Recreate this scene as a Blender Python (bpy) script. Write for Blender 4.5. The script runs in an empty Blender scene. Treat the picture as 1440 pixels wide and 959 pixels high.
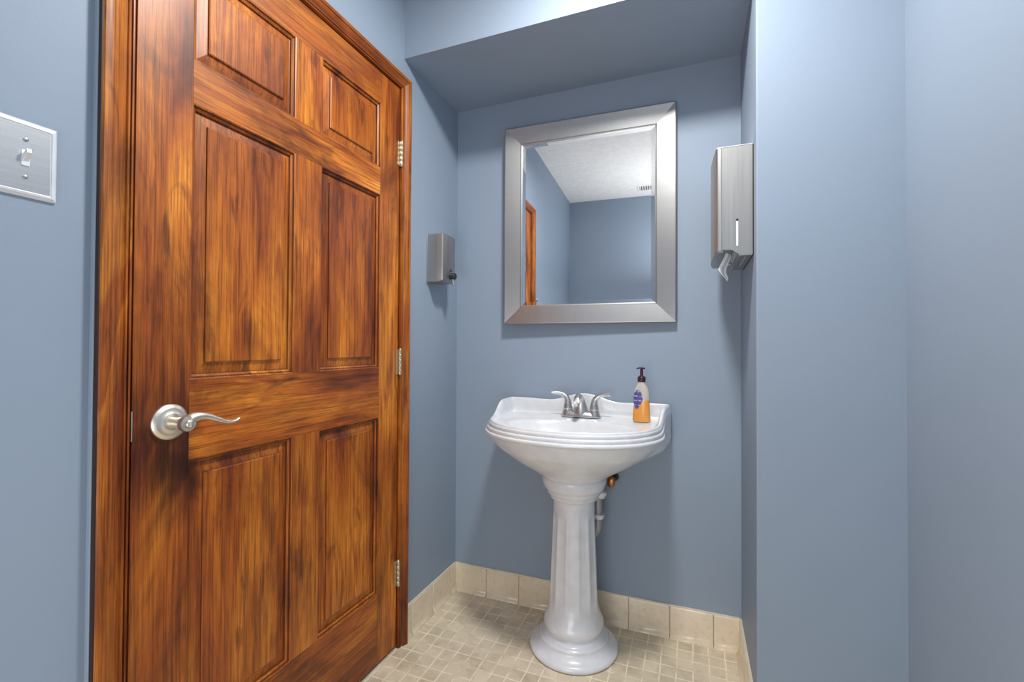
import bpy, bmesh, math, random
from mathutils import Vector, Matrix
random.seed(7)
PI = math.pi
scene = bpy.context.scene
COL = scene.collection

# ---------------------------------------------------------------- dimensions (metres)
A = 1.0036          # door wall at x = -A
D = 1.86            # back wall of the alcove at y = D
R = 0.168           # right side of the alcove
YJ = 1.437          # front of the alcove
XR = 0.505          # right wall
YB = -0.90          # wall behind the viewer
ZC = 2.57           # ceiling
ZS = 2.181          # underside of the alcove's dropped soffit
HC = 1.1023         # camera height

# ---------------------------------------------------------------- helpers
def smooth(t):
    t = max(0.0, min(1.0, t)); return t*t*(3-2*t)
def lerp(a, b, t): return a+(b-a)*t
def interp(tab, x):
    if x <= tab[0][0]: return tab[0][1]
    for (x0, y0), (x1, y1) in zip(tab, tab[1:]):
        if x <= x1: return y0+(y1-y0)*(x-x0)/(x1-x0)
    return tab[-1][1]

def tag(o, label=None, cat=None, group=None, kind=None):
    if label: o['label'] = label
    if cat: o['category'] = cat
    if group: o['group'] = group
    if kind: o['kind'] = kind
    return o

def empty(name, loc=(0, 0, 0), rot=(0, 0, 0)):
    o = bpy.data.objects.new(name, None)
    o.empty_display_size = .05
    o.location = loc; o.rotation_euler = rot
    COL.objects.link(o); return o

def obj(name, bm, m, parent=None, shade=True, autosmooth=None, bevel=None, subsurf=0, loc=None, rot=None, recalc=True):
    if recalc: bmesh.ops.recalc_face_normals(bm, faces=bm.faces[:])
    me = bpy.data.meshes.new(name); bm.to_mesh(me); bm.free()
    o = bpy.data.objects.new(name, me); COL.objects.link(o)
    mats = m if isinstance(m, (list, tuple)) else [m]
    for q in mats: me.materials.append(q)
    if parent: o.parent = parent
    if loc: o.location = loc
    if rot: o.rotation_euler = rot
    if shade:
        for p in me.polygons: p.use_smooth = True
        if autosmooth is not None:
            me.set_sharp_from_angle(angle=math.radians(autosmooth))
    if bevel:
        b = o.modifiers.new('bevel', 'BEVEL'); b.width = bevel; b.segments = 3; b.limit_method = 'ANGLE'
        b.angle_limit = math.radians(35); b.harden_normals = False
    if subsurf:
        s = o.modifiers.new('sub', 'SUBSURF'); s.levels = subsurf; s.render_levels = subsurf
    return o

def box(bm, x0, x1, y0, y1, z0, z1, mi=0):
    v = [bm.verts.new((x, y, z)) for x in (x0, x1) for y in (y0, y1) for z in (z0, z1)]
    out = []
    for f in ((0, 1, 3, 2), (4, 6, 7, 5), (0, 4, 5, 1), (2, 3, 7, 6), (0, 2, 6, 4), (1, 5, 7, 3)):
        q = bm.faces.new([v[i] for i in f]); q.material_index = mi; out.append(q)
    return v

def rings(bm, rs, cap0=True, cap1=True, closed=True, mi=0):
    """skin a list of rings of points"""
    vs = [[bm.verts.new(p) for p in r] for r in rs]
    n = len(rs[0])
    for a, b in zip(vs, vs[1:]):
        for i in range(n if closed else n-1):
            j = (i+1) % n
            f = bm.faces.new((a[i], a[j], b[j], b[i])); f.material_index = mi
    if cap0: bm.faces.new(list(reversed(vs[0]))).material_index = mi
    if cap1: bm.faces.new(vs[-1]).material_index = mi
    return vs

def lathe(bm, prof, c=(0, 0, 0), axis='z', n=32, cap0=True, cap1=True, mi=0):
    rs = []
    for r, h in prof:
        ring = []
        for i in range(n):
            t = 2*PI*i/n; u, w = r*math.cos(t), r*math.sin(t)
            p = {'z': (u, w, h), 'x': (h, u, w), 'y': (w, h, u)}[axis]
            ring.append((p[0]+c[0], p[1]+c[1], p[2]+c[2]))
        rs.append(ring)
    return rings(bm, rs, cap0, cap1, mi=mi)

def tube(bm, pts, rad, n=14, up=(0, 0, 1), mi=0, res=4):
    """sweep an ellipse (ra,rb) along a smoothed path; rad = list of (ra,rb) or floats"""
    P = [Vector(p) for p in pts]
    Rr = [(r, r) if not isinstance(r, tuple) else r for r in rad]
    Q, S = [], []
    for i in range(len(P)-1):
        p0 = P[max(i-1, 0)]; p1 = P[i]; p2 = P[i+1]; p3 = P[min(i+2, len(P)-1)]
        for k in range(res):
            t = k/res
            Q.append(0.5*((2*p1)+(p2-p0)*t+(2*p0-5*p1+4*p2-p3)*t*t+(3*p1-p0-3*p2+p3)*t**3))
            S.append((lerp(Rr[i][0], Rr[i+1][0], t), lerp(Rr[i][1], Rr[i+1][1], t)))
    Q.append(P[-1]); S.append(Rr[-1])
    rs = []
    side = None
    for i, q in enumerate(Q):
        d = (Q[min(i+1, len(Q)-1)]-Q[max(i-1, 0)]).normalized()
        if side is None:
            side = d.cross(Vector(up))
            if side.length < 1e-4: side = d.cross(Vector((1, 0, 0)))
        side = (side - d*side.dot(d)).normalized()
        w = side.cross(d).normalized()
        rs.append([tuple(q+side*(S[i][0]*math.cos(2*PI*k/n))+w*(S[i][1]*math.sin(2*PI*k/n))) for k in range(n)])
    rings(bm, rs, mi=mi)

# ---------------------------------------------------------------- materials
def newmat(name):
    m = bpy.data.materials.new(name); m.use_nodes = True
    nt = m.node_tree; b = nt.nodes['Principled BSDF']
    return m, nt, b
def N(nt, t, **kw):
    n = nt.nodes.new(t)
    for k, v in kw.items():
        if k in n.inputs: n.inputs[k].default_value = v
        else: setattr(n, k, v)
    return n
def lk(nt, a, b): nt.links.new(a, b)
def ramp(nt, fac, stops, interp_='LINEAR'):
    r = nt.nodes.new('ShaderNodeValToRGB'); e = r.color_ramp; e.interpolation = interp_
    while len(e.elements) < len(stops): e.elements.new(.5)
    for el, (p, c) in zip(e.elements, stops):
        el.position = p; el.color = (c[0], c[1], c[2], 1) if len(c) == 3 else c
    lk(nt, fac, r.inputs[0]); return r.outputs[0]
def mix(nt, fac, a, b, mode='MIX'):
    m = nt.nodes.new('ShaderNodeMix'); m.data_type = 'RGBA'; m.blend_type = mode
    for s, i in ((a, 6), (b, 7)):
        if isinstance(s, tuple): m.inputs[i].default_value = (*s, 1)
        else: lk(nt, s, m.inputs[i])
    if isinstance(fac, (int, float)): m.inputs[0].default_value = fac
    else: lk(nt, fac, m.inputs[0])
    return m.outputs[2]
def math_(nt, op, a, b=0.0):
    m = nt.nodes.new('ShaderNodeMath'); m.operation = op
    for s, i in ((a, 0), (b, 1)):
        if isinstance(s, (int, float)): m.inputs[i].default_value = s
        else: lk(nt, s, m.inputs[i])
    return m.outputs[0]
def bump(nt, b, h, strength=.2, dist=.002):
    n = nt.nodes.new('ShaderNodeBump'); n.inputs['Strength'].default_value = strength; n.inputs['Distance'].default_value = dist
    lk(nt, h, n.inputs['Height']); lk(nt, n.outputs[0], b.inputs['Normal'])
def objco(nt, scale=(1, 1, 1)):
    t = nt.nodes.new('ShaderNodeTexCoord'); mp = nt.nodes.new('ShaderNodeMapping')
    mp.inputs['Scale'].default_value = scale
    lk(nt, t.outputs['Object'], mp.inputs[0]); return mp.outputs[0]
def noise(nt, co, scale, detail=3, rough=.55, dist=0.0):
    n = nt.nodes.new('ShaderNodeTexNoise')
    n.inputs['Scale'].default_value = scale; n.inputs['Detail'].default_value = detail
    n.inputs['Roughness'].default_value = rough; n.inputs['Distortion'].default_value = dist
    lk(nt, co, n.inputs['Vector']); return n.outputs['Fac']

def mat_plain(name, col, rough=.5, metal=0.0, coat=0.0, spec=.5):
    m, nt, b = newmat(name)
    n = noise(nt, objco(nt), 25, 2)
    c = ramp(nt, n, [(.3, tuple(x*.94 for x in col)), (.7, tuple(min(1, x*1.04) for x in col))])
    lk(nt, c, b.inputs['Base Color'])
    b.inputs['Roughness'].default_value = rough; b.inputs['Metallic'].default_value = metal
    b.inputs['Coat Weight'].default_value = coat; b.inputs['Coat Roughness'].default_value = .06
    b.inputs['Specular IOR Level'].default_value = spec
    return m

def mat_wall(name='blue_paint', col=(.268, .331, .416)):
    m, nt, b = newmat(name)
    co = objco(nt)
    big = noise(nt, co, 1.6, 3, .5)
    c = ramp(nt, big, [(.3, tuple(x*.965 for x in col)), (.7, tuple(x*1.03 for x in col))])
    lk(nt, c, b.inputs['Base Color'])
    b.inputs['Roughness'].default_value = .55; b.inputs['Specular IOR Level'].default_value = .3
    fine = noise(nt, co, 160, 2, .5); mid = noise(nt, co, 22, 3, .5)
    h = math_(nt, 'ADD', math_(nt, 'MULTIPLY', fine, .5), mid)
    bump(nt, b, h, .12, .003)
    return m

def mat_wood(name, grain='z', tone=1.0):
    m, nt, b = newmat(name)
    tc = nt.nodes.new('ShaderNodeTexCoord'); oi = nt.nodes.new('ShaderNodeObjectInfo')
    off = nt.nodes.new('ShaderNodeCombineXYZ')
    r7 = math_(nt, 'MULTIPLY', oi.outputs['Random'], 7.3); r3 = math_(nt, 'MULTIPLY', oi.outputs['Random'], 13.1)
    lk(nt, r7, off.inputs[0]); lk(nt, r3, off.inputs[1]); lk(nt, r7, off.inputs[2])
    add = nt.nodes.new('ShaderNodeVectorMath'); add.operation = 'ADD'
    lk(nt, tc.outputs['Object'], add.inputs[0]); lk(nt, off.outputs[0], add.inputs[1])
    def mp(sc):
        q = nt.nodes.new('ShaderNodeMapping'); q.inputs['Scale'].default_value = sc
        lk(nt, add.outputs[0], q.inputs[0]); return q.outputs[0]
    g = (lambda s, l: (s, s, l)) if grain == 'z' else (lambda s, l: (s, l, s))
    broad = noise(nt, mp(g(9, 1.3)), 1.0, 4, .55, .6)          # wide growth bands
    fine = noise(nt, mp(g(150, 4.0)), 1.0, 4, .65, .3)          # fine grain
    pores = noise(nt, mp(g(300, 6.0)), 1.0, 3, .7)
    blotch = noise(nt, mp(g(5.5, 2.6)), 1.0, 5, .62, .8)       # blotchy stain
    dark = noise(nt, mp(g(16, 4.2)), 1.0, 4, .6, 1.2)          # dark smears
    k = tone
    base = ramp(nt, broad, [(.32, (.15*k, .030*k, .005*k)), (.40, (.30*k, .070*k, .007*k)), (.52, (.42*k, .118*k, .010*k)), (.60, (.52*k, .175*k, .016*k)), (.64, (.33*k, .080*k, .009*k)), (.76, (.42*k, .115*k, .011*k))])
    gr = ramp(nt, fine, [(.38, (.60, .52, .46)), (.56, (1.12, 1.1, 1.08))])
    c = mix(nt, .75, base, gr, 'MULTIPLY')
    po = ramp(nt, pores, [(.38, (.45, .38, .33)), (.50, (1.04, 1.04, 1.04))])
    c = mix(nt, .75, c, po, 'MULTIPLY')
    bl = ramp(nt, blotch, [(.33, (.42, .34, .30)), (.47, (.86, .82, .78)), (.56, (1.05, 1.03, 1.0)), (.68, (1.38, 1.5, 1.5))])
    c = mix(nt, .9, c, bl, 'MULTIPLY')
    dk = ramp(nt, dark, [(.30, (.32, .27, .27)), (.42, (1, 1, 1))])
    c = mix(nt, .8, c, dk, 'MULTIPLY')
    # hand-worn dark staining on the stile below the lever
    vm = nt.nodes.new('ShaderNodeVectorMath'); vm.operation = 'MULTIPLY_ADD'
    lk(nt, tc.outputs['Object'], vm.inputs[0]); vm.inputs[1].default_value = (0, 11, 5.2); vm.inputs[2].default_value = (0, -.625*11, -.865*5.2)
    ln = nt.nodes.new('ShaderNodeVectorMath'); ln.operation = 'LENGTH'; lk(nt, vm.outputs[0], ln.inputs[0])
    wv = math_(nt, 'ADD', ln.outputs['Value'], math_(nt, 'MULTIPLY', math_(nt, 'SUBTRACT', blotch, .5), 2.4))
    c = mix(nt, 1.0, c, ramp(nt, wv, [(.25, (.30, .27, .27)), (.95, (1, 1, 1))]), 'MULTIPLY')
    lk(nt, c, b.inputs['Base Color'])
    b.inputs['Roughness'].default_value = .5; b.inputs['Specular IOR Level'].default_value = .3
    b.inputs['Coat Weight'].default_value = .32; b.inputs['Coat Roughness'].default_value = .33
    bump(nt, b, fine, .10, .001)
    return m

def mat_brushed(name, col=(.62, .61, .59), rough=.32, stretch=(3, 3, 240), var=.12, coordrot=None):
    m, nt, b = newmat(name)
    n = noise(nt, objco(nt, stretch), 1.0, 3, .6)
    c = ramp(nt, n, [(.3, tuple(x*(1-var) for x in col)), (.7, tuple(min(1, x*(1+var*.6)) for x in col))])
    lk(nt, c, b.inputs['Base Color']); b.inputs['Metallic'].default_value = 1.0
    lk(nt, math_(nt, 'ADD', math_(nt, 'MULTIPLY', n, .12), rough-.06), b.inputs['Roughness'])
    bump(nt, b, n, .06, .0006)
    return m

def mat_floor():
    m, nt, b = newmat('mosaic_tile')
    co = objco(nt)
    # 2 inch mosaic, grout between
    mp = nt.nodes.new('ShaderNodeMapping'); lk(nt, co, mp.inputs[0])
    P = .0527
    mp.inputs['Scale'].default_value = (1/P, 1/P, 1/P)
    mp.inputs['Location'].default_value = (TILE_PH[0]/P, TILE_PH[1]/P, 0)
    sep = nt.nodes.new('ShaderNodeSeparateXYZ')
    wob = nt.nodes.new('ShaderNodeTexNoise'); wob.inputs['Scale'].default_value = 14
    lk(nt, co, wob.inputs['Vector'])
    lk(nt, mp.outputs[0], sep.inputs[0])
    def edge(o, wch):
        w = math_(nt, 'MULTIPLY', math_(nt, 'SUBTRACT', wch, .5), .10)
        f = math_(nt, 'FRACT', math_(nt, 'ADD', o, w))
        return math_(nt, 'ABSOLUTE', math_(nt, 'SUBTRACT', f, .5))      # .5 at grout line
    sc = nt.nodes.new('ShaderNodeSeparateColor'); lk(nt, wob.outputs['Color'], sc.inputs[0])
    e = math_(nt, 'MAXIMUM', edge(sep.outputs[0], sc.outputs[0]), edge(sep.outputs[1], sc.outputs[1]))
    g = ramp(nt, e, [(.438, (0, 0, 0)), (.468, (1, 1, 1))])
    # per tile value
    sn = nt.nodes.new('ShaderNodeVectorMath'); sn.operation = 'FLOOR'; lk(nt, mp.outputs[0], sn.inputs[0])
    wn = nt.nodes.new('ShaderNodeTexWhiteNoise'); wn.noise_dimensions = '3D'; lk(nt, sn.outputs[0], wn.inputs[0])
    tile = ramp(nt, wn.outputs['Value'], [(0, (.70, .60, .445)), (1, (.80, .695, .53))])
    sp = noise(nt, co, 420, 2, .6)
    tile = mix(nt, .5, tile, ramp(nt, sp, [(.35, (.72, .70, .68)), (.6, (1.08, 1.08, 1.08))]), 'MULTIPLY')
    di = noise(nt, co, 9, 5, .65)
    tile = mix(nt, .8, tile, ramp(nt, di, [(.32, (.66, .62, .58)), (.55, (1, 1, 1))]), 'MULTIPLY')
    grout = mix(nt, .8, (.90, .80, .60), ramp(nt, noise(nt, co, 16, 4, .6), [(.32, (.62, .55, .48)), (.55, (1, 1, 1))]), 'MULTIPLY')
    c = mix(nt, g, tile, grout)
    lk(nt, c, b.inputs['Base Color'])
    b.inputs['Roughness'].default_value = .5
    bump(nt, b, math_(nt, 'SUBTRACT', 1.0, g), .25, .0015)
    return m

def mat_basetile():
    m, nt, b = newmat('beige_tile')
    co = objco(nt)
    n = noise(nt, co, 7, 4, .6)
    c = ramp(nt, n, [(.3, (.70, .59, .43)), (.7, (.80, .69, .53))])
    d = noise(nt, co, 40, 4, .7)
    c = mix(nt, .45, c, ramp(nt, d, [(.3, (.7, .66, .6)), (.5, (1, 1, 1))]), 'MULTIPLY')
    lk(nt, c, b.inputs['Base Color']); b.inputs['Roughness'].default_value = .28
    b.inputs['Coat Weight'].default_value = .3
    return m

TILE_PH = (-.004, 0.0)
M = {}
M['wall'] = mat_wall()
M['ceil'] = mat_plain('white_ceiling_paint', (.80, .80, .79), .8, spec=.2)
M['woodv'] = mat_wood('stained_wood_vertical', 'z')
M['woodh'] = mat_wood('stained_wood_horizontal', 'y')
M['casev'] = mat_wood('casing_wood_vertical', 'z', .86)
M['caseh'] = mat_wood('casing_wood_horizontal', 'y', .86)
M['edge'] = mat_plain('painted_shade_edge', (.030, .012, .008), .6)  # near-black colour stands in for the shade on the casing's outer side
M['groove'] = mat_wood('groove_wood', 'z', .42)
M['dark'] = mat_plain('dark_gap', (.012, .008, .006), .8)
M['floor'] = mat_floor()
M['base'] = mat_basetile()
M['grout'] = mat_plain('old_grout', (.42, .34, .25), .9)
M['caulk'] = mat_plain('cream_caulk', (.74, .66, .50), .6)
M['porc'] = mat_plain('white_porcelain', (.735, .75, .775), .2, coat=.3)
M['porc_ped'] = mat_plain('white_pedestal_porcelain', (.72, .74, .775), .24, coat=.2)
M['nickel'] = mat_plain('satin_nickel', (.80, .74, .64), .38, 1.0)
M['chrome'] = mat_plain('brushed_chrome', (.62, .62, .61), .3, 1.0)
M['steelv'] = mat_brushed('brushed_steel_vertical', (.45, .44, .425), .42, (160, 160, 3), .05)
M['steel_case'] = mat_brushed('brushed_steel_case', (.47, .46, .44), .42, (160, 160, 3), .06)  # slightly paler brushed steel for the towel dispenser's cover and underside
M['frameh'] = mat_brushed('mirror_frame_crossgrain', (.47, .465, .455), .36, (700, 4, 4), .05)
M['framev'] = mat_brushed('mirror_frame_side_crossgrain', (.44, .435, .425), .36, (4, 4, 700), .05)
M['plate'] = mat_brushed('brushed_switch_plate', (.50, .50, .50), .36, (3, 3, 300), .08)
M['whitep'] = mat_plain('white_satin_trim', (.80, .81, .83), .3, .35)
M['black'] = mat_plain('black_plastic', (.02, .02, .022), .3)
M['plum'] = mat_plain('dark_plum_plastic', (.045, .012, .022), .28)
M['orange'] = mat_plain('orange_soap', (.78, .33, .055), .25)
M['brass'] = mat_plain('tarnished_copper_handle', (.42, .17, .05), .35, .8)
M['darkbrass'] = mat_plain('dark_valve_metal', (.06, .05, .04), .45, .8)
M['pvc'] = mat_plain('white_pvc', (.72, .72, .72), .35)
M['greypipe'] = mat_plain('grey_pipe', (.38, .39, .40), .4, .3)
M['paper'] = mat_plain('white_paper', (.86, .86, .87), .9, spec=.1)
M['hinge'] = mat_plain('antique_hinge_metal', (.62, .52, .38), .34, .9)

def mat_mirror():
    m, nt, b = newmat('mirror_silver')
    n = noise(nt, objco(nt, (2.2, 2.2, 5)), 1.6, 5, .6, .8)
    lk(nt, ramp(nt, n, [(.42, (.88, .89, .90)), (.75, (.92, .92, .93))]), b.inputs['Base Color'])
    b.inputs['Metallic'].default_value = 1; b.inputs['Roughness'].default_value = .015
    return m
M['mirror'] = mat_mirror()

def mat_clear():
    m, nt, b = newmat('clear_bottle_plastic')
    b.inputs['Base Color'].default_value = (.86, .81, .71, 1); b.inputs['Roughness'].default_value = .12
    b.inputs['Transmission Weight'].default_value = .55; b.inputs['IOR'].default_value = 1.25
    return m
M['clear'] = mat_clear()

def mat_label():
    m, nt, b = newmat('purple_bottle_label')
    co = objco(nt)
    sep = nt.nodes.new('ShaderNodeSeparateXYZ'); lk(nt, co, sep.inputs[0])
    # pale rows of tiny print over deep blue-violet
    row = math_(nt, 'FRACT', math_(nt, 'MULTIPLY', sep.outputs[2], 62))
    on = math_(nt, 'GREATER_THAN', row, .74)
    nz = math_(nt, 'GREATER_THAN', noise(nt, objco(nt, (150, 150, 60)), 1.0, 2), .47)
    c = mix(nt, math_(nt, 'MULTIPLY', on, nz), (.085, .075, .25), (.40, .38, .58))
    lk(nt, c, b.inputs['Base Color']); b.inputs['Roughness'].default_value = .35
    return m
M['label'] = mat_label()

# ---------------------------------------------------------------- room shell
T = .12
def struct(name, bm, m, label, cat, **kw):
    o = obj(name, bm, m, shade=False, **kw); tag(o, label, cat, kind='structure'); return o

JY0, JY1, JZ = .549, 1.4135, 2.058       # rough opening inside the jamb
bm = bmesh.new(); box(bm, -A-T, XR+T, YB-T, D+T, -.08, 0)
struct('floor', bm, M['floor'], 'beige two-inch mosaic tile floor with pale grout', 'floor')
bm = bmesh.new(); box(bm, -A-T, XR+T, YB-T, D+T, ZC, ZC+.08)
struct('ceiling', bm, M['ceil'], 'white ceiling seen in the mirror', 'ceiling')
bm = bmesh.new()
box(bm, -A-T, -A, YB-T, JY0-.016, 0, ZC); box(bm, -A-T, -A, JY1+.016, D+T, 0, ZC); box(bm, -A-T, -A, JY0-.016, JY1+.016, JZ+.016, ZC)
struct('wall_left', bm, M['wall'], 'blue painted wall around the wooden door', 'wall')
bm = bmesh.new(); box(bm, -A, R, D, D+T, 0, ZC)
struct('wall_back', bm, M['wall'], 'blue alcove wall behind the mirror and sink', 'wall')
bm = bmesh.new(); box(bm, R, XR+T, YJ, D+T, 0, ZC)
struct('wall_alcove', bm, M['wall'], 'blue wall block closing the alcove beside the towel dispenser', 'wall', bevel=.004)
bm = bmesh.new(); box(bm, -A, R, YJ, D, ZS, ZC)
struct('wall_soffit', bm, M['wall'], 'blue dropped soffit over the sink alcove', 'soffit')
bm = bmesh.new(); box(bm, XR, XR+T, YB-T, YJ, 0, ZC)
struct('wall_right', bm, M['wall'], 'plain blue wall at the right edge', 'wall')
bm = bmesh.new(); box(bm, -A-T, XR+T, YB-T, YB, 0, ZC)
struct('wall_rear', bm, M['wall'], 'blue wall behind the viewer, seen only in the mirror', 'wall')

# tile baseboards: tiles with a cove foot
BT = .1185
def baseboard(name, axis, lo, hi, joints, plane, sign, label):
    """axis 'x': runs along x on plane y; axis 'y': runs along y on plane x; sign: direction away from the wall"""
    bm = bmesh.new()
    cuts = [lo]+[j for j in sorted(joints) if lo+.012 < j < hi-.012]+[hi]
    prof = [(0, 0), (.019, 0), (.0185, .004), (.014, .009), (.0105, .016), (.009, .026), (.009, BT-.006), (.0075, BT-.0015), (.005, BT), (0, BT)]
    for a, b in zip(cuts, cuts[1:]):
        rs = []
        g = .0013
        for t, ins in ((a+g, .0018), (a+g+.002, 0), (b-g-.002, 0), (b-g, .0018)):
            ring = []
            for d, z in prof:
                d2 = max(0, d-ins) if d > 0 else 0
                ring.append((t, plane+sign*d2, z) if axis == 'x' else (plane+sign*d2, t, z))
            rs.append(ring)
        rings(bm, rs, mi=0)
    # grout backing and the paint-edge caulk bead
    if axis == 'x':
        box(bm, lo, hi, min(plane, plane+sign*.0065), max(plane, plane+sign*.0065), 0, BT-.003, 1)
        box(bm, lo, hi, min(plane, plane+sign*.0055), max(plane, plane+sign*.0055), BT-.002, BT+.004, 2)
    else:
        box(bm, min(plane, plane+sign*.0065), max(plane, plane+sign*.0065), lo, hi, 0, BT-.003, 1)
        box(bm, min(plane, plane+sign*.0055), max(plane, plane+sign*.0055), lo, hi, BT-.002, BT+.004, 2)
    o = obj(name, bm, [M['base'], M['grout'], M['caulk']], autosmooth=40)
    tag(o, label, 'baseboard', kind='structure')
jb = [-.844+.1532*k for k in range(-1, 8)]
baseboard('baseboard_back', 'x', -A+.001, R-.001, jb, D, -1, 'beige six-inch cove tile skirting behind the sink pedestal')
baseboard('baseboard_left', 'y', 1.454, D-.001, [1.805-.1532*k for k in range(4)], -A, 1, 'short beige tile skirting between door casing and alcove corner')
baseboard('baseboard_right', 'y', YJ, D-.001, [1.62], R, -1, 'beige tile skirting on the right side of the alcove')

# ---------------------------------------------------------------- door
DY0, DY1, DZ0, DZ1 = .5535, 1.4095, .012, 2.052
XF = -A            # door face
door = empty('door_1', (0, 0, 0)); tag(door, 'six-panel stained brown wooden door, closed', 'door', kind='structure')
TH = .036
c0, c1, c2, c3 = .662, .936, 1.032, 1.301
rows = [(.253, .856), (1.028, 1.626), (1.720, 1.9445)]
def plank(name, y0, y1, z0, z1, m):
    bm = bmesh.new(); box(bm, XF-TH, XF, y0, y1, z0, z1)
    return obj(name, bm, m, door, autosmooth=30, bevel=.0007)
plank('stile', DY0, c0, DZ0, DZ1, M['woodv']); plank('stile', c3, DY1, DZ0, DZ1, M['woodv'])
zz = [DZ0]+[v for r in rows for v in r]+[DZ1]
for i in range(0, 8, 2): plank('rail', c0, c3, zz[i], zz[i+1], M['woodh'])
for z0, z1 in rows: plank('mullion', c1, c2, z0, z1, M['woodv'])
def panel(y0, y1, z0, z1):
    bm = bmesh.new()
    prof = [(0, 0), (.0025, -.001), (.003, -.0045), (.006, -.0050), (.010, -.0085), (.0105, -.0125), (.0125, -.0130), (.0355, -.0085), (.0358, -.0050), (.0385, -.0035)]
    rs = []
    for ins, d in prof:
        rs.append([(XF+d, y0+ins, z0+ins), (XF+d, y1-ins, z0+ins), (XF+d, y1-ins, z1-ins), (XF+d, y0+ins, z1-ins)])
    rs = [[(XF-TH+.004, p[1], p[2]) for p in rs[0]]]+rs
    rings(bm, rs)
    bm.faces.ensure_lookup_table()
    for i, f in enumerate(bm.faces):
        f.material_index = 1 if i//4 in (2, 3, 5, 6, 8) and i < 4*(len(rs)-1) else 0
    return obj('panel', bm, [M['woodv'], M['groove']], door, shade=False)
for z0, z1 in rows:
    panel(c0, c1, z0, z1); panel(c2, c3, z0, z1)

# lever handle
hy, hz = .6215, .9435
bm = bmesh.new()
lathe(bm, [(.0365, XF), (.0368, XF+.003), (.0355, XF+.0055), (.032, XF+.007), (.0305, XF+.0085), (.027, XF+.0095), (.0215, XF+.0098), (.0195, XF+.012), (.015, XF+.013)], (0, hy, hz), 'x', 40)
handle = obj('door_handle', bm, M['nickel'], door, autosmooth=50); handle['label'] = 'satin nickel lever handle with round rose'
bm = bmesh.new()
lathe(bm, [(.0115, XF+.012), (.0105, XF+.025), (.0125, XF+.038), (.0155, XF+.046), (.0165, XF+.054), (.0150, XF+.0605), (.0085, XF+.062), (.008, XF+.0605)], (0, hy, hz), 'x', 32)
tube(bm, [(XF+.050, hy+.004, hz+.002), (XF+.052, hy+.016, hz+.010), (XF+.054, hy+.036, hz+.0105), (XF+.055, hy+.060, hz+.001), (XF+.055, hy+.084, hz-.0085), (XF+.056, hy+.102, hz-.009), (XF+.059, hy+.112, hz-.004)],
     [(.013, .013), (.0115, .0105), (.0105, .0080), (.0100, .0064), (.0095, .0052), (.0088, .0044), (.0045, .0026)], up=(0, 0, 1), n=18, res=6)
obj('lever', bm, M['nickel'], handle, autosmooth=60)
bm = bmesh.new()
lathe(bm, [(.0075, XF+.058), (.0075, XF+.066), (.0062, XF+.0675)], (0, hy, hz), 'x', 24)
box(bm, XF+.066, XF+.0705, hy-.0016, hy+.0016, hz-.006, hz+.006)
obj('lock_button', bm, M['nickel'], handle, autosmooth=40, bevel=.0004)
bm = bmesh.new(); box(bm, XF-.024, XF+.0012, DY0-.0014, DY0+.0008, hz-.028, hz+.030)
lp = obj('latch_plate', bm, M['nickel'], door, shade=False)
# hinges
for zc in (1.811, 1.044, .274):
    bm = bmesh.new()
    for k in range(5):
        za = zc-.0465+k*.0188
        lathe(bm, [(.0056, za), (.0062, za+.0008), (.0062, za+.0172), (.0056, za+.018)], (XF+.0075, 1.4125, 0), 'z', 16)
    lathe(bm, [(.003, zc-.0485), (.0045, zc-.0475), (.0045, zc+.0475), (.003, zc+.0495)], (XF+.0075, 1.4125, 0), 'z', 12)
    box(bm, XF-.001, XF+.0022, 1.3965, 1.4125, zc-.0455, zc+.0455)
    obj('hinge', bm, M['hinge'], door, autosmooth=40)

# casing and jamb
trim = empty('trim_1'); tag(trim, 'stained wooden casing moulding around the door', 'door casing', kind='structure')
def casing(name, pts_in, pts_out, m):
    """profile swept between two ends; pts_in/out = ((y,z) inner, (y,z) outer) at each end"""
    prof = [(0, -.002), (0, .009), (.03, .0105), (.075, .0105), (.09, .006), (.13, .006), (.15, .0125), (.22, .0135), (.24, .010), (.30, .0105), (.42, .0135), (.56, .0185), (.66, .0205), (.70, .0195), (.72, .0225), (.86, .0245), (.96, .0235), (1, .020), (1, -.002)]
    bm = bmesh.new(); rs = []
    for (iy, iz), (oy, oz) in (pts_in, pts_out):
        rs.append([(-A+d, lerp(iy, oy, t), lerp(iz, oz, t)) for t, d in prof])
    rings(bm, rs)
    return obj(name, bm, m, trim, autosmooth=28)
IL, OL, IR, OR, IT, OT = .5455, .4885, 1.4135, 1.4535, 2.056, 2.097
casing('side_casing', ((IL, 0), (OL, 0)), ((IL, IT), (OL, OT)), M['casev'])
casing('side_casing', ((IR, 0), (OR, 0)), ((IR, IT), (OR, OT)), M['casev'])
casing('head_casing', ((IL, IT), (OL, OT)), ((IR, IT), (OR, OT)), M['caseh'])
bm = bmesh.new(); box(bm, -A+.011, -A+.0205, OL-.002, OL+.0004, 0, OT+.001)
obj('back_edge', bm, M['edge'], trim, shade=False)  # strip with the side's shade put into its colour
bm = bmesh.new(); box(bm, -A-.001, -A+.011, OL-.004, OL+.0004, 0, OT+.001)
obj('paint_bead', bm, M['wall'], trim, shade=False, bevel=.003)
bm = bmesh.new()
box(bm, -A-T, -A, JY0-.016, JY0, 0, JZ+.016); box(bm, -A-T, -A, JY1, JY1+.016, 0, JZ+.016); box(bm, -A-T, -A, JY0, JY1, JZ, JZ+.016)
obj('jamb', bm, M['casev'], trim, shade=False)
bm = bmesh.new(); box(bm, -A-T+.01, -A-TH-.012, JY0, JY1, 0, JZ)
obj('stop', bm, M['dark'], trim, shade=False)

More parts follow.
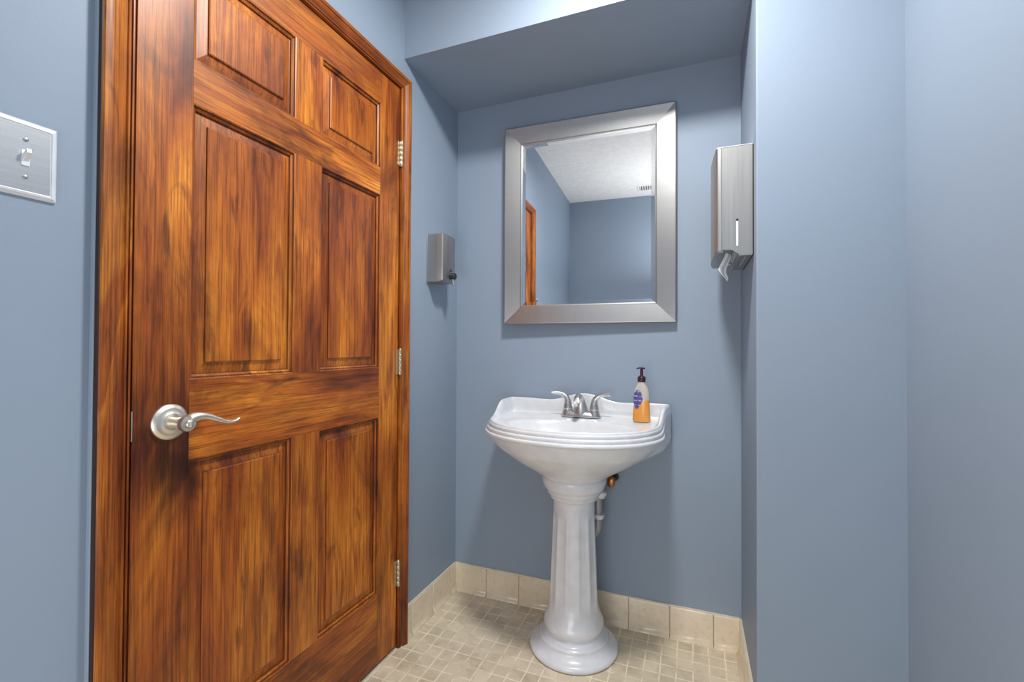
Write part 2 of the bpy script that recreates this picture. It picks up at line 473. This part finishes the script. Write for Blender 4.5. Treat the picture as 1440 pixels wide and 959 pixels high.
# ---------------------------------------------------------------- light switch
swY, swZ = .3945, 1.4015
sw = empty('light_switch', (-A, swY, swZ)); tag(sw, 'brushed silver toggle light switch with white stepped border, left of the door', 'light switch')
bm = bmesh.new()
W2, H2 = .0400, .0614
prof = [(0, 0), (0, .003), (.0022, .0052), (.0030, .0052), (.0042, .0068), (.0075, .0074), (.0085, .0060), (.0095, .0060)]
rs = [[(d, y*(W2-i), z*(H2-i)) for y, z in ((-1, -1), (1, -1), (1, 1), (-1, 1))] for i, d in prof]
rings(bm, rs); obj('border', bm, M['whitep'], sw, shade=False)
bm = bmesh.new(); box(bm, 0, .0062, -(W2-.0093), W2-.0093, -(H2-.0093), H2-.0093)
obj('face_plate', bm, M['plate'], sw, shade=False)
bm = bmesh.new()
box(bm, .004, .0075, -.0052, .0052, -.0125, .0125)
tv = [(.0065, -.0036, -.006), (.0065, .0036, -.006), (.0065, .0036, .007), (.0065, -.0036, .007)]
te = [(.0185, -.0030, .0075), (.0185, .0030, .0075), (.0165, .0030, .0135), (.0165, -.0030, .0135)]
rings(bm, [tv, te])
obj('toggle', bm, M['whitep'], sw, shade=False, bevel=.0006)
for s in (-1, 1):
    bm = bmesh.new(); lathe(bm, [(.0036, .0055), (.0036, .0068), (.0022, .0078), (.0004, .0081)], (0, 0, s*.0302), 'x', 18)
    scw = obj('screw', bm, M['chrome'], sw, autosmooth=40)

# ---------------------------------------------------------------- steel liquid soap dispenser
sd = empty('soap_dispenser', (-A, 1.6, 1.36)); tag(sd, 'small brushed steel soap dispenser with black push valve, mounted on wall right of the door', 'soap dispenser')
bm = bmesh.new(); box(bm, 0, .004, -.002, .113, -.004, .202)
obj('back_plate', bm, M['steelv'], sd, autosmooth=30, bevel=.001)
bm = bmesh.new()
pl = [(.004, 0), (.068, 0), (.074, .003), (.077, .009), (.077, .096), (.074, .102), (.068, .105), (.004, .105)]
def slab(z, sx=1.0, iy=0): return [(x*sx if x > .01 else x, min(max(y, iy), .105-iy), z) for x, y in pl]
rings(bm, [slab(.004, .80, .003), slab(.010, .97, .001), slab(.016), slab(.190), slab(.196, .99, .001), slab(.198, .96, .003)])
obj('housing', bm, M['steelv'], sd, autosmooth=35)
bm = bmesh.new()
lathe(bm, [(.0125, .076), (.0135, .080), (.0135, .097), (.012, .099), (.004, .100)], (0, .062, .030), 'x', 20)
obj('push_valve', bm, M['black'], sd, autosmooth=45)
bm = bmesh.new(); tube(bm, [(.086, .062, .022), (.088, .062, .008), (.090, .062, -.006)], [.006, .0055, .0045], n=12)
obj('nozzle', bm, M['chrome'], sd)
bm = bmesh.new(); lathe(bm, [(.0048, .0765), (.0048, .079), (.003, .0805)], (0, .062, .054), 'x', 14)
obj('sight_window', bm, M['darkbrass'], sd)

# ---------------------------------------------------------------- mirror
mw, mh = .699, .842
MX, MZ = -.4035, 1.6195
mir = empty('wall_mirror', (MX, D-.004, MZ)); mir.rotation_euler = (0, 0, math.radians(1.6))
tag(mir, 'rectangular mirror in wide brushed silver frame above the sink', 'mirror')
mir_loc_y = D-.002-.5*mw*math.sin(math.radians(1.6))
mir.location.y = mir_loc_y
fr = .079
# frame = two rails and two stiles, mitred
def fpiece(name, P, m):
    # P: list of 4 (x,z): outer a, outer b, inner b, inner a ; depth profile across the width
    prof = [(0, 0.0), (0, -.021), (.015, -.0245), (.06, -.0255), (.90, -.0150), (.95, -.0165), (1, -.0155), (1, 0.0)]
    bm = bmesh.new(); oa, ob, ib, ia = P; rs = []
    for o_, i_ in ((oa, ia), (ob, ib)):
        rs.append([(lerp(o_[0], i_[0], t), d, lerp(o_[1], i_[1], t)) for t, d in prof])
    rings(bm, rs)
    return obj(name, bm, m, mir, autosmooth=20)
x0, x1, z0, z1 = -mw/2, mw/2, -mh/2, mh/2
i0, i1, j0, j1 = x0+fr, x1-fr, z0+fr, z1-fr
fpiece('frame_rail', ((x0, z1), (x1, z1), (i1, j1), (i0, j1)), M['frameh'])
fpiece('frame_rail', ((x0, z0), (x1, z0), (i1, j0), (i0, j0)), M['frameh'])
fpiece('frame_stile', ((x0, z0), (x0, z1), (i0, j1), (i0, j0)), M['framev'])
fpiece('frame_stile', ((x1, z0), (x1, z1), (i1, j1), (i1, j0)), M['framev'])
bm = bmesh.new()
bv = .014
rs = [[(x, d, z) for x, z in ((i0-.004+s, j0-.004+s), (i1+.004-s, j0-.004+s), (i1+.004-s, j1+.004-s), (i0-.004+s, j1+.004-s))] for s, d in ((0, -.002), (0, -.0112), (bv+.004, -.0102))]
rings(bm, rs)
obj('glass', bm, M['mirror'], mir, shade=False)

# ---------------------------------------------------------------- pedestal sink
SX = -.406
sink = empty('pedestal_sink', (SX, D-.19, 0)); tag(sink, 'white pedestal sink with scalloped backsplash and fluted column', 'sink')
OFFY = D-.002-(D-.19)           # local y of the wall
def L3(x, v, z): return (x, OFFY-v, z)
w, v0, bb = .340, .193, .280
out = []
NB, NS, NF = 44, 14, 64
for i in range(NB): out.append((lerp(w, -w, i/NB), 0.0))
wf = .324                      # the sides draw in towards the front
for i in range(NS): out.append((-lerp(w, wf+.009, smooth(i/NS)), lerp(0, v0, i/NS)))
for i in range(NF):
    t = PI*i/NF; c, s = math.cos(t), math.sin(t); e = 2/2.15
    out.append((-(wf+.009*max(0, c))*math.copysign(abs(c)**e, c), v0+bb*(abs(s)**e)))
for i in range(NS): out.append((lerp(wf, w, smooth(i/NS)), lerp(v0, 0, i/NS)))
# round the two back corners a little
nn = len(out)
def ztop(x, v):
    back = .883+.031*(.5+.5*math.cos(PI*min(1, abs(x)/.155)))+.003*smooth((abs(x)-.17)/.1)
    if v <= 1e-6: return back
    return lerp(.886, .834, smooth((v-.105)/.165))
def ff_(v): return smooth((v-.13)/.14)
CX, CV = 0.0, .22
front_k = [(.622, 0), (.636, .07), (.655, .22), (.680, .43), (.705, .61), (.732, .78), (.758, .895), (.785, .955)]
side_k = [(.622, 0), (.638, .08), (.660, .28), (.685, .52), (.710, .77), (.732, .96), (.752, 1), (.785, 1)]
def circ(x, v, r):
    a = math.atan2(v-.19, x); return (r*math.cos(a), .19+r*math.sin(a))
rs = []
for z in (.622, .630, .640, .652, .666, .68, .695, .71, .722, .732, .745, .758, .772, .783):
    ring = []
    for x, v in out:
        f = ff_(v); k = lerp(interp(side_k, z), interp(front_k, z), f)
        px, pv = CX+(x-CX)*.985, CV+(v-CV)*.985
        if v < 1e-6: pv = 0
        cx_, cv_ = circ(x, v, .110)
        ring.append(L3(lerp(cx_, px, k), lerp(cv_, pv, k), z))
    rs.append(ring)
# beaded rim (front) / plain wing (sides, back)
bead = []
for b_, (zc, s) in enumerate(((.7925, 1.0), (.8065, .978), (.8205, .956))):
    for k in range(6):
        t = -PI/2+PI*k/5
        bead.append((zc+.0068*math.sin(t), s-.010+.014*math.cos(t)))
nbz = len(bead)
for j, (zb, sb) in enumerate(bead):
    ring = []
    for x, v in out:
        f = ff_(v); H = ztop(x, v)
        zs = lerp(.786, H-.007, j/(nbz-1)); ss = .985-.012*smooth((zs-(H-.030))/.024)
        z = lerp(zs, zb, f); s = lerp(ss, sb, f)
        pv = CV+(v-CV)*s
        if v < 1e-6: pv = 0.0
        ring.append(L3(CX+(x-CX)*s, pv, z))
    rs.append(ring)
wing = [(.9665, -.003), (.955, 0), (.942, -.001), (.930, -.005), (.921, -.014), (.914, -.45), (.905, -.80), (.892, -.96), (.868, -1.0)]
lip = [(.946, .8305), (.938, .834), (.930, .8345), (.922, .8335), (.914, .8305), (.905, .8275), (.896, .8262), (.885, .8255), (.87, .825)]
for (sw_, dz), (sl, zl) in zip(wing, lip):
    ring = []
    for x, v in out:
        f = ff_(v); H = ztop(x, v)
        zs = H+dz if dz > -.05 else lerp(H, .828, -dz)
        s = lerp(sw_, sl, f); z = lerp(zs, zl, f)
        pv = CV+(v-CV)*s
        if v < 1e-6: pv = (1-sw_)*CV*.9
        ring.append(L3(CX+(x-CX)*s, pv, z))
    rs.append(ring)
EX, EV, ERX, ERY = 0, .283, .232, .140
for q, z in ((1.05, .8245), (1.0, .8215), (.96, .814), (.90, .797), (.80, .772), (.62, .742), (.40, .724), (.18, .716), (.07, .7145)):
    ring = []
    for x, v in out:
        a = math.atan2((v-EV)/ERY, (x-EX)/ERX)
        ring.append(L3(EX+ERX*q*math.cos(a), EV+ERY*q*math.sin(a), z))
    rs.append(ring)
bm = bmesh.new(); rings(bm, rs)
basin = obj('basin', bm, M['porc'], sink, autosmooth=60, subsurf=1)
bm = bmesh.new(); lathe(bm, [(.021, .7148), (.021, .7165), (.016, .7175), (.014, .7160), (.001, .7158)], (EX, OFFY-EV, 0), 'z', 24)
obj('drain', bm, M['chrome'], sink, autosmooth=40)

# pedestal: lathed with fluted shaft
prof = [(.150, 0), (.157, .002), (.1605, .007), (.1605, .014), (.157, .020), (.151, .023), (.147, .0245), (.140, .028), (.132, .034), (.127, .041), (.1255, .046), (.1262, .050), (.1240, .055), (.116, .0575), (.112, .0585), (.1085, .062), (.104, .068), (.1005, .074),
        (.1025, .078), (.1085, .084), (.1100, .096), (.1080, .108), (.1035, .117), (.099, .126), (.095, .136), (.092, .148), (.090, .160), (.0885, .18), (.0875, .20), (.0855, .26), (.083, .33), (.080, .40), (.0775, .46), (.0762, .50), (.0757, .525), (.0757, .535),
        (.0775, .538), (.0785, .542), (.0815, .5445), (.087, .548), (.0890, .553), (.0885, .558), (.0905, .561), (.0965, .565), (.0995, .571), (.0995, .577), (.1015, .580), (.108, .584), (.1125, .591), (.114, .600), (.1165, .604), (.1185, .611), (.1185, .621), (.117, .627), (.113, .630), (.100, .631)]
def fl(z, t):
    k = smooth((z-.150)/.03)*(1-smooth((z-.475)/.025))
    if k <= 0: return 1
    ph = (t*NFL/(2*PI)+.15) % 1.0
    d = abs(ph-.5)*2                      # 0 centre of flute, 1 arris
    return 1-k*.055*math.sqrt(max(0, 1-(d/.80)**2)) if d < .80 else 1
NFL = 12
rs = []
# densify
pp = []
for (r0, h0), (r1, h1) in zip(prof, prof[1:]):
    m_ = max(1, int((h1-h0)/.012))
    for k in range(m_): pp.append((lerp(r0, r1, k/m_), lerp(h0, h1, k/m_)))
pp.append(prof[-1])
for r, h in pp:
    rs.append([(r*fl(h, 2*PI*i/144)*math.cos(2*PI*i/144), r*fl(h, 2*PI*i/144)*math.sin(2*PI*i/144), h) for i in range(144)])
bm = bmesh.new(); rings(bm, rs)
obj('pedestal', bm, M['porc_ped'], sink, autosmooth=60)

# faucet
fv = .078; fz = .8285
def F3(x, v, z): return L3(x, fv+v, fz+z)
bm = bmesh.new(); rs = []
for sx, sy, z in ((.079, .027, 0), (.080, .028, .002), (.080, .028, .004), (.076, .025, .010), (.070, .021, .017), (.064, .018, .020), (.05, .01, .021)):
    rs.append([F3(math.copysign(abs(math.cos(t))**.55, math.cos(t))*sx, math.copysign(abs(math.sin(t))**.8, math.sin(t))*sy, z) for t in [2*PI*i/40 for i in range(40)]])
rings(bm, rs)
fau = obj('faucet', bm, M['chrome'], sink, autosmooth=50); fau['label'] = 'brushed chrome two-handle faucet'
bm = bmesh.new(); rs = []
path = [(0, .004, .037, .027, 0), (0, .018, .032, .024, .05), (.001, .036, .026, .021, .10), (.003, .055, .0195, .0185, .2), (.009, .070, .0150, .0160, .5), (.022, .080, .0135, .0135, .9), (.042, .0835, .0130, .0120, 1.35), (.064, .079, .0125, .0115, 1.75), (.082, .068, .0120, .0110, 2.1), (.091, .056, .0115, .0105, 2.35)]
for v, z, ra, rb, ang in path:
    ring = []
    for i in range(28):
        t = 2*PI*i/28; u, q = ra*math.cos(t), rb*math.sin(t)
        ring.append(F3(u, v+q*math.cos(ang), z-q*math.sin(ang)*(-1)*1.0 if False else z+q*math.sin(ang)))
    rs.append(ring)
# orient section planes: normal follows the spout path
rings(bm, rs)
obj('spout', bm, M['chrome'], fau, autosmooth=60)
for s in (-1, 1):
    bm = bmesh.new()
    cx_, cy_, _ = F3(s*.0525, 0, 0)
    lathe(bm, [(.0255, fz+.003), (.0235, fz+.012), (.0205, fz+.022), (.0185, fz+.030), (.0190, fz+.0315), (.0185, fz+.033), (.0165, fz+.042), (.015, fz+.05)], (cx_, cy_, 0), 'z', 28)
    tube(bm, [F3(s*.0525, 0, .036), F3(s*.0530, 0, .054), F3(s*.0585, .001, .071), F3(s*.073, .003, .0835), F3(s*.093, .006, .089), F3(s*.118, .010, .0905)],
         [(.0155, .0155), (.0142, .0138), (.0115, .0105), (.0092, .0072), (.0078, .0052), (.0066, .0040)], up=(0, 1, 0), n=18, res=6)
    obj('handle', bm, M['chrome'], fau, autosmooth=60)

# drain trap behind the column
dx = .086
trap = bmesh.new()
def W(x, v, z): return L3(x, v, z)
tube(trap, [W(.070, .115, .640), W(.072, .112, .585), W(.076, .108, .56)], [.016, .016, .016], n=16)
tube(trap, [W(.074, .11, .555), W(.074, .11, .46), W(.070, .11, .41), W(.05, .10, .385), W(.025, .085, .41), W(.02, .06, .455), W(.02, .0, .462)], [.0155]*7, n=16, res=5)
tr = obj('drain_trap', trap, M['greypipe'], sink); tr['label'] = 'grey drain pipe with white slip nuts behind the column'
for (px, pv, pz, hh, rr) in ((.0755, .109, .535, .028, .0245), (.074, .11, .452, .018, .0215)):
    bm = bmesh.new()
    vs = lathe(bm, [(rr*.86, 0), (rr, .003), (rr, hh*.55), (rr*1.06, hh*.6), (rr*1.06, hh-.003), (rr*.9, hh)], (0, 0, 0), 'z', 20)
    rot = Matrix.Rotation(math.radians(22 if pz > .5 else 6), 4, 'Y')
    c = W(px, pv, pz)
    bmesh.ops.transform(bm, matrix=Matrix.Translation(c) @ rot, verts=bm.verts[:])
    obj('slip_nut', bm, M['pvc'], tr, autosmooth=40)

# shut-off valve on the wall
sv = empty('shutoff_valve', (-.288, D, .585)); tag(sv, 'dark shut-off valve with round copper handle under the sink', 'valve')
bm = bmesh.new()
lathe(bm, [(.018, 0), (.018, -.003), (.010, -.006), (.0075, -.008), (.0075, -.045), (.011, -.047), (.011, -.066), (.008, -.068)], (0, 0, 0), 'y', 20)
tube(bm, [(0, -.055, .006), (0, -.055, .03), (-.002, -.056, .052)], [.0075, .0055, .005], n=12)
obj('body', bm, M['darkbrass'], sv, autosmooth=45)
bm = bmesh.new(); rs = []
lathe(bm, [(.004, -.066), (.006, -.074), (.013, -.076), (.0155, -.080), (.013, -.085), (.006, -.087), (.001, -.0875)], (0, 0, 0), 'y', 24)
for vtx in bm.verts: vtx.co.z *= 1.45
bmesh.ops.transform(bm, matrix=Matrix.Rotation(math.radians(10), 4, 'Y'), verts=bm.verts[:])
obj('handle', bm, M['brass'], sv, autosmooth=60)

# ---------------------------------------------------------------- soap bottle on the sink deck
SBX, SBY, SBZ = -.172, D-.114, .8285
sb = empty('soap_bottle', (SBX, SBY, SBZ), (0, 0, math.radians(-10))); tag(sb, 'clear pump bottle of orange hand soap with plum pump, on right end of the sink', 'soap bottle')
bw = [(.0, .029, .0185), (.004, .0315, .0205), (.03, .030, .0205), (.06, .0285, .020), (.085, .0285, .0195), (.105, .0275, .019), (.122, .0235, .0175), (.134, .0175, .015), (.141, .0125, .0125), (.150, .0120, .0120)]
def sect(a, b, z, n=36, dx=0):
    return [(dx+math.copysign(abs(math.cos(t))**.8, math.cos(t))*a, math.copysign(abs(math.sin(t))**.8, math.sin(t))*b, z) for t in [2*PI*i/n for i in range(n)]]
def bwid(z):
    for (z0, a0, b0), (z1, a1, b1) in zip(bw, bw[1:]):
        if z <= z1:
            t = (z-z0)/(z1-z0); return lerp(a0, a1, t), lerp(b0, b1, t)
    return bw[-1][1:]
bm = bmesh.new(); rings(bm, [sect(a, b, z) for z, a, b in bw])
obj('bottle', bm, M['clear'], sb, autosmooth=60)
# soap fills the lower half; the front wrap has a diagonal upper edge like the printed film
bm = bmesh.new(); rs = []
for k in range(9):
    t = k/8; ring = []
    for (x, y, _) in sect(1, 1, 0):
        top = .052+.028*smooth((x+.6)/1.3)
        z = lerp(.003, top, t); a, b = bwid(z)
        ring.append((x*(a+.0006), y*(b+.0006), z))
    rs.append(ring)
rings(bm, rs)
obj('liquid_soap', bm, M['orange'], sb, autosmooth=60)
# label: oval patch on the front, hugging the bottle
bm = bmesh.new()
NX, NZ = 18, 18
grid = {}
for i in range(NX+1):
    for j in range(NZ+1):
        u = -1+2*i/NX; v = -1+2*j/NZ
        # square to disc
        x = u*math.sqrt(1-v*v/2); z = v*math.sqrt(1-u*u/2)
        zz_ = .082+z*.034
        xx = -.0085+x*.0185*(1.0 if z > 0 else 1-.45*(-z))-.004*(-z if z < 0 else 0)
        a, b = bwid(zz_)
        sx_ = max(-.995, min(.995, xx/(a+.0012)))
        yy = -(b+.0014)*(1-abs(sx_)**2.5)**(.4)
        grid[i, j] = bm.verts.new((xx, yy, zz_))
for i in range(NX):
    for j in range(NZ): bm.faces.new((grid[i, j], grid[i+1, j], grid[i+1, j+1], grid[i, j+1]))
obj('label', bm, M['label'], sb)
bm = bmesh.new()
lathe(bm, [(.0135, .146), (.0145, .148), (.0145, .163), (.012, .166), (.008, .168), (.0055, .170), (.0055, .186), (.0045, .194)], (0, 0, 0), 'z', 24)
pump = obj('pump', bm, M['plum'], sb, autosmooth=40)
bm = bmesh.new()
tube(bm, [(.012, .002, .1945), (.004, .001, .197), (-.008, -.002, .197), (-.017, -.005, .1935)], [(.0045, .0028), (.009, .0035), (.0075, .003), (.0035, .0022)], up=(0, 0, 1), n=14, res=5)
obj('nozzle', bm, M['plum'], pump)

# ---------------------------------------------------------------- towel dispenser on the alcove's right side
td = empty('paper_towel_dispenser', (R, 1.488, 1.384)); tag(td, 'tall brushed steel paper towel dispenser with sight slot on right alcove wall', 'towel dispenser')
TH_, TDp, TL = .313, .098, .285       # height, depth from wall, length along wall
# near half of the case: arched bottom edge, sight slot
def topz(t): return TH_-.004*(1-t)
def botz(t):      # t: 0 = outer front, 1 = wall
    return lerp(.006, -.012, smooth((t-.34)/.36))+.002
bm = bmesh.new()
n = 20
xs = [-.0845+(.0815)*i/n for i in range(n+1)]
lo = [botz((x+.098)/.098) for x in xs]; hi = [TH_]*len(xs)
for yy in (0, .004):
    pass
v_a = [[bm.verts.new((x, y, z)) for x, z in zip(xs, zs)] for y in (0, .005) for zs in (lo, hi)]
def strip(a, b):
    for i in range(n): bm.faces.new((a[i], a[i+1], b[i+1], b[i]))
strip(v_a[0], v_a[1]); strip(v_a[2], v_a[3]); strip(v_a[0], v_a[2]); strip(v_a[1], v_a[3])
for e_ in (0, n): bm.faces.new((v_a[0][e_], v_a[1][e_], v_a[3][e_], v_a[2][e_]))
obj('side_panel', bm, M['steelv'], td, shade=False)
# wrapped front cover
bm = bmesh.new()
plan = [(-.0855, 0), (-.0945, 0), (-.0975, .002), (-.0990, .006), (-.104, .05), (-.1075, .10), (-.109, .15), (-.1075, .20), (-.104, .245), (-.099, .277), (-.094, .283), (-.085, .285), (-.004, .285), (-.004, .279), (-.083, .279), (-.093, .27), (-.1015, .20), (-.103, .15), (-.1015, .10), (-.098, .05), (-.094, .010), (-.0855, .006)]
def cov(z, k=1): return [(x, y, z) for x, y in plan]
rings(bm, [cov(.006), cov(.02), cov(TH_-.012), cov(TH_-.002), [(x*.995, y, TH_) for x, y in plan]])
obj('front_cover', bm, M['steel_case'], td, autosmooth=40)
bm = bmesh.new()
top = [(-.003, 0), (-.0975, 0), (-.100, .006), (-.104, .05), (-.1075, .10), (-.109, .15), (-.1075, .20), (-.104, .245), (-.099, .277), (-.094, .285), (-.003, .285)]
rings(bm, [[(x, y, TH_-.001) for x, y in top], [(x, y, TH_+.002) for x, y in top]])
obj('top_plate', bm, M['whitep'], td, shade=False)
bm = bmesh.new(); box(bm, -.003, 0, .002, .283, -.010, TH_)
obj('back_plate', bm, M['dark'], td, shade=False)
# underside: front lip, dark mouth, rear shelf
bm = bmesh.new()
lipp = [(-.0965, .004), (-.104, .05), (-.1075, .10), (-.109, .15), (-.1075, .20), (-.104, .245), (-.098, .277), (-.066, .279), (-.080, .004)]
rings(bm, [[(x, y, .001-.003*smooth(y/.1)) for x, y in lipp], [(x, y, .007) for x, y in lipp]])
obj('front_lip', bm, M['steelv'], td, autosmooth=30)
bm = bmesh.new(); box(bm, -.082, -.004, .006, .279, .010, .013)
obj('mouth', bm, M['steel_case'], td, shade=False)
bm = bmesh.new(); box(bm, -.036, -.003, .004, .281, -.011, -.007); box(bm, -.040, -.036, .004, .281, -.011, .008)
obj('rear_shelf', bm, M['steel_case'], td, shade=False, bevel=.001)
# sight slot
bm = bmesh.new()
s = [(-.0435+.0027*math.cos(t), -.0012, (.090 if math.sin(t) >= 0 else .0195)+.0027*math.sin(t)) for t in [2*PI*i/24 for i in range(24)]]
rings(bm, [s, [(x, y+.003, z) for x, y, z in s]])
obj('sight_slot', bm, M['paper'], td, shade=False)
bm = bmesh.new(); lathe(bm, [(.0034, -.0018), (.0034, .002)], (-.0435, 0, .094), 'y', 16)
obj('lock_hole', bm, M['dark'], td, shade=False)

# paper towel end hanging out
pt = bmesh.new()
NXp, NZp = 10, 16
gv = {}
for i in range(NXp+1):
    for j in range(NZp+1):
        u = i/NXp; t = j/NZp
        hw = lerp(.016, .022, t/.6) if t < .6 else lerp(.022, .002, (t-.6)/.4)
        cxp = -.064-.016*smooth(t/.6)+.014*smooth((t-.6)/.4)
        x = cxp+(u-.5)*2*hw*.55
        y = .055+(u-.5)*2*hw*.9+.004*math.sin(u*9+t*3)
        z = lerp(.008, -.082, t)+.010*(abs(u-.35))*smooth((t-.3)/.7)
        gv[i, j] = pt.verts.new((R+x, 1.488+y, 1.384+z))
for i in range(NXp):
    for j in range(NZp): pt.faces.new((gv[i, j], gv[i+1, j], gv[i+1, j+1], gv[i, j+1]))
po = obj('paper_towel', pt, M['paper'], recalc=False)
sm = po.modifiers.new('thick', 'SOLIDIFY'); sm.thickness = .0008
tag(po, 'crumpled white paper towel tip hanging from the steel towel dispenser', 'paper towel')
bm = bmesh.new()
tg = [(-.052, .03, .006), (-.018, .03, -.013), (-.018, .20, -.013), (-.052, .20, .006)]
rings(bm, [tg, [(x, y, z+.0015) for x, y, z in tg]])
obj('guide_flap', bm, M['steelv'], td, shade=False)

# ---------------------------------------------------------------- ceiling vent (seen in the mirror)
VX, VY = -.25, -.655
vt = empty('ceiling_vent', (VX, VY, ZC)); tag(vt, 'small white louvred ceiling vent, seen in the mirror', 'vent')
bm = bmesh.new()
a_, b_ = .078, .078
prof = [(0, 0), (0, -.003), (.004, -.007), (.018, -.009), (.020, -.004)]
rings(bm, [[(sx*(a_-i), sy*(b_-i), d) for sx, sy in ((-1, -1), (1, -1), (1, 1), (-1, 1))] for i, d in prof])
obj('frame', bm, M['ceil'], vt, shade=False)
bm = bmesh.new(); box(bm, -.060, .060, -.060, .060, -.0045, -.0035)
obj('backing', bm, M['dark'], vt, shade=False)
for k in range(6):
    bm = bmesh.new(); xk = -.056+k*.0205
    rings(bm, [[(xk, -.059, -.004), (xk+.011, -.059, -.0095), (xk+.0125, -.059, -.0095), (xk+.0015, -.059, -.004)], [(xk, .059, -.004), (xk+.011, .059, -.0095), (xk+.0125, .059, -.0095), (xk+.0015, .059, -.004)]])
    obj('slat', bm, M['ceil'], vt, shade=False)

# ---------------------------------------------------------------- lights
def area(name, loc, target, size, power, col=(1, 1, 1), shape='DISK', sy=None):
    l = bpy.data.lights.new(name, 'AREA'); l.shape = shape; l.size = size
    if sy: l.size_y = sy
    l.energy = power; l.color = col
    o = bpy.data.objects.new(name, l); COL.objects.link(o); o.location = loc
    o.rotation_euler = (Vector(target)-Vector(loc)).to_track_quat('-Z', 'Y').to_euler(); return o
def point(name, loc, rad, power, col=(1, 1, 1)):
    l = bpy.data.lights.new(name, 'POINT'); l.shadow_soft_size = rad; l.energy = power; l.color = col
    o = bpy.data.objects.new(name, l); COL.objects.link(o); o.location = loc; return o
LX, LY, LZ = -.17, .96, 2.43
main = area('ceiling_lamp_light', (LX, LY, LZ), (LX, LY, 0), .20, 28, (1, .985, .955))
area('fill_light', (-.25, -.86, .58), (-.05, 1.6, .8), 1.0, 16, (1, .985, .965), 'RECTANGLE', .95)
area('ceiling_bounce_light', (.15, -.35, 1.72), (.15, -.35, 3), .5, 11, (1, .985, .965))

w_ = bpy.data.worlds.new('world'); scene.world = w_; w_.use_nodes = True
w_.node_tree.nodes['Background'].inputs[0].default_value = (.6, .65, .72, 1); w_.node_tree.nodes['Background'].inputs[1].default_value = .3

# ---------------------------------------------------------------- camera
yaw, pitch, roll, fpx = .3744, .0122, .0049, 643.03
cy, sy_ = math.cos(yaw), math.sin(yaw); cp, sp = math.cos(pitch), math.sin(pitch); cr, sr = math.cos(roll), math.sin(roll)
F0 = Vector((-sy_, cy, 0)); R0 = Vector((cy, sy_, 0)); U0 = Vector((0, 0, 1))
F2 = F0*cp+U0*sp; U2 = U0*cp-F0*sp
R3 = R0*cr+U2*sr; U3 = U2*cr-R0*sr
cd = bpy.data.cameras.new('camera'); cam = bpy.data.objects.new('camera', cd); COL.objects.link(cam)
cam.matrix_world = Matrix(((R3.x, U3.x, -F2.x, 0), (R3.y, U3.y, -F2.y, 0), (R3.z, U3.z, -F2.z, HC), (0, 0, 0, 1)))
cd.sensor_fit = 'HORIZONTAL'; cd.sensor_width = 36; cd.lens = fpx/1440*36; cd.clip_start = .02
scene.camera = cam
scene.view_settings.view_transform = 'Standard'
scene.view_settings.look = 'None'
scene.view_settings.exposure = 0
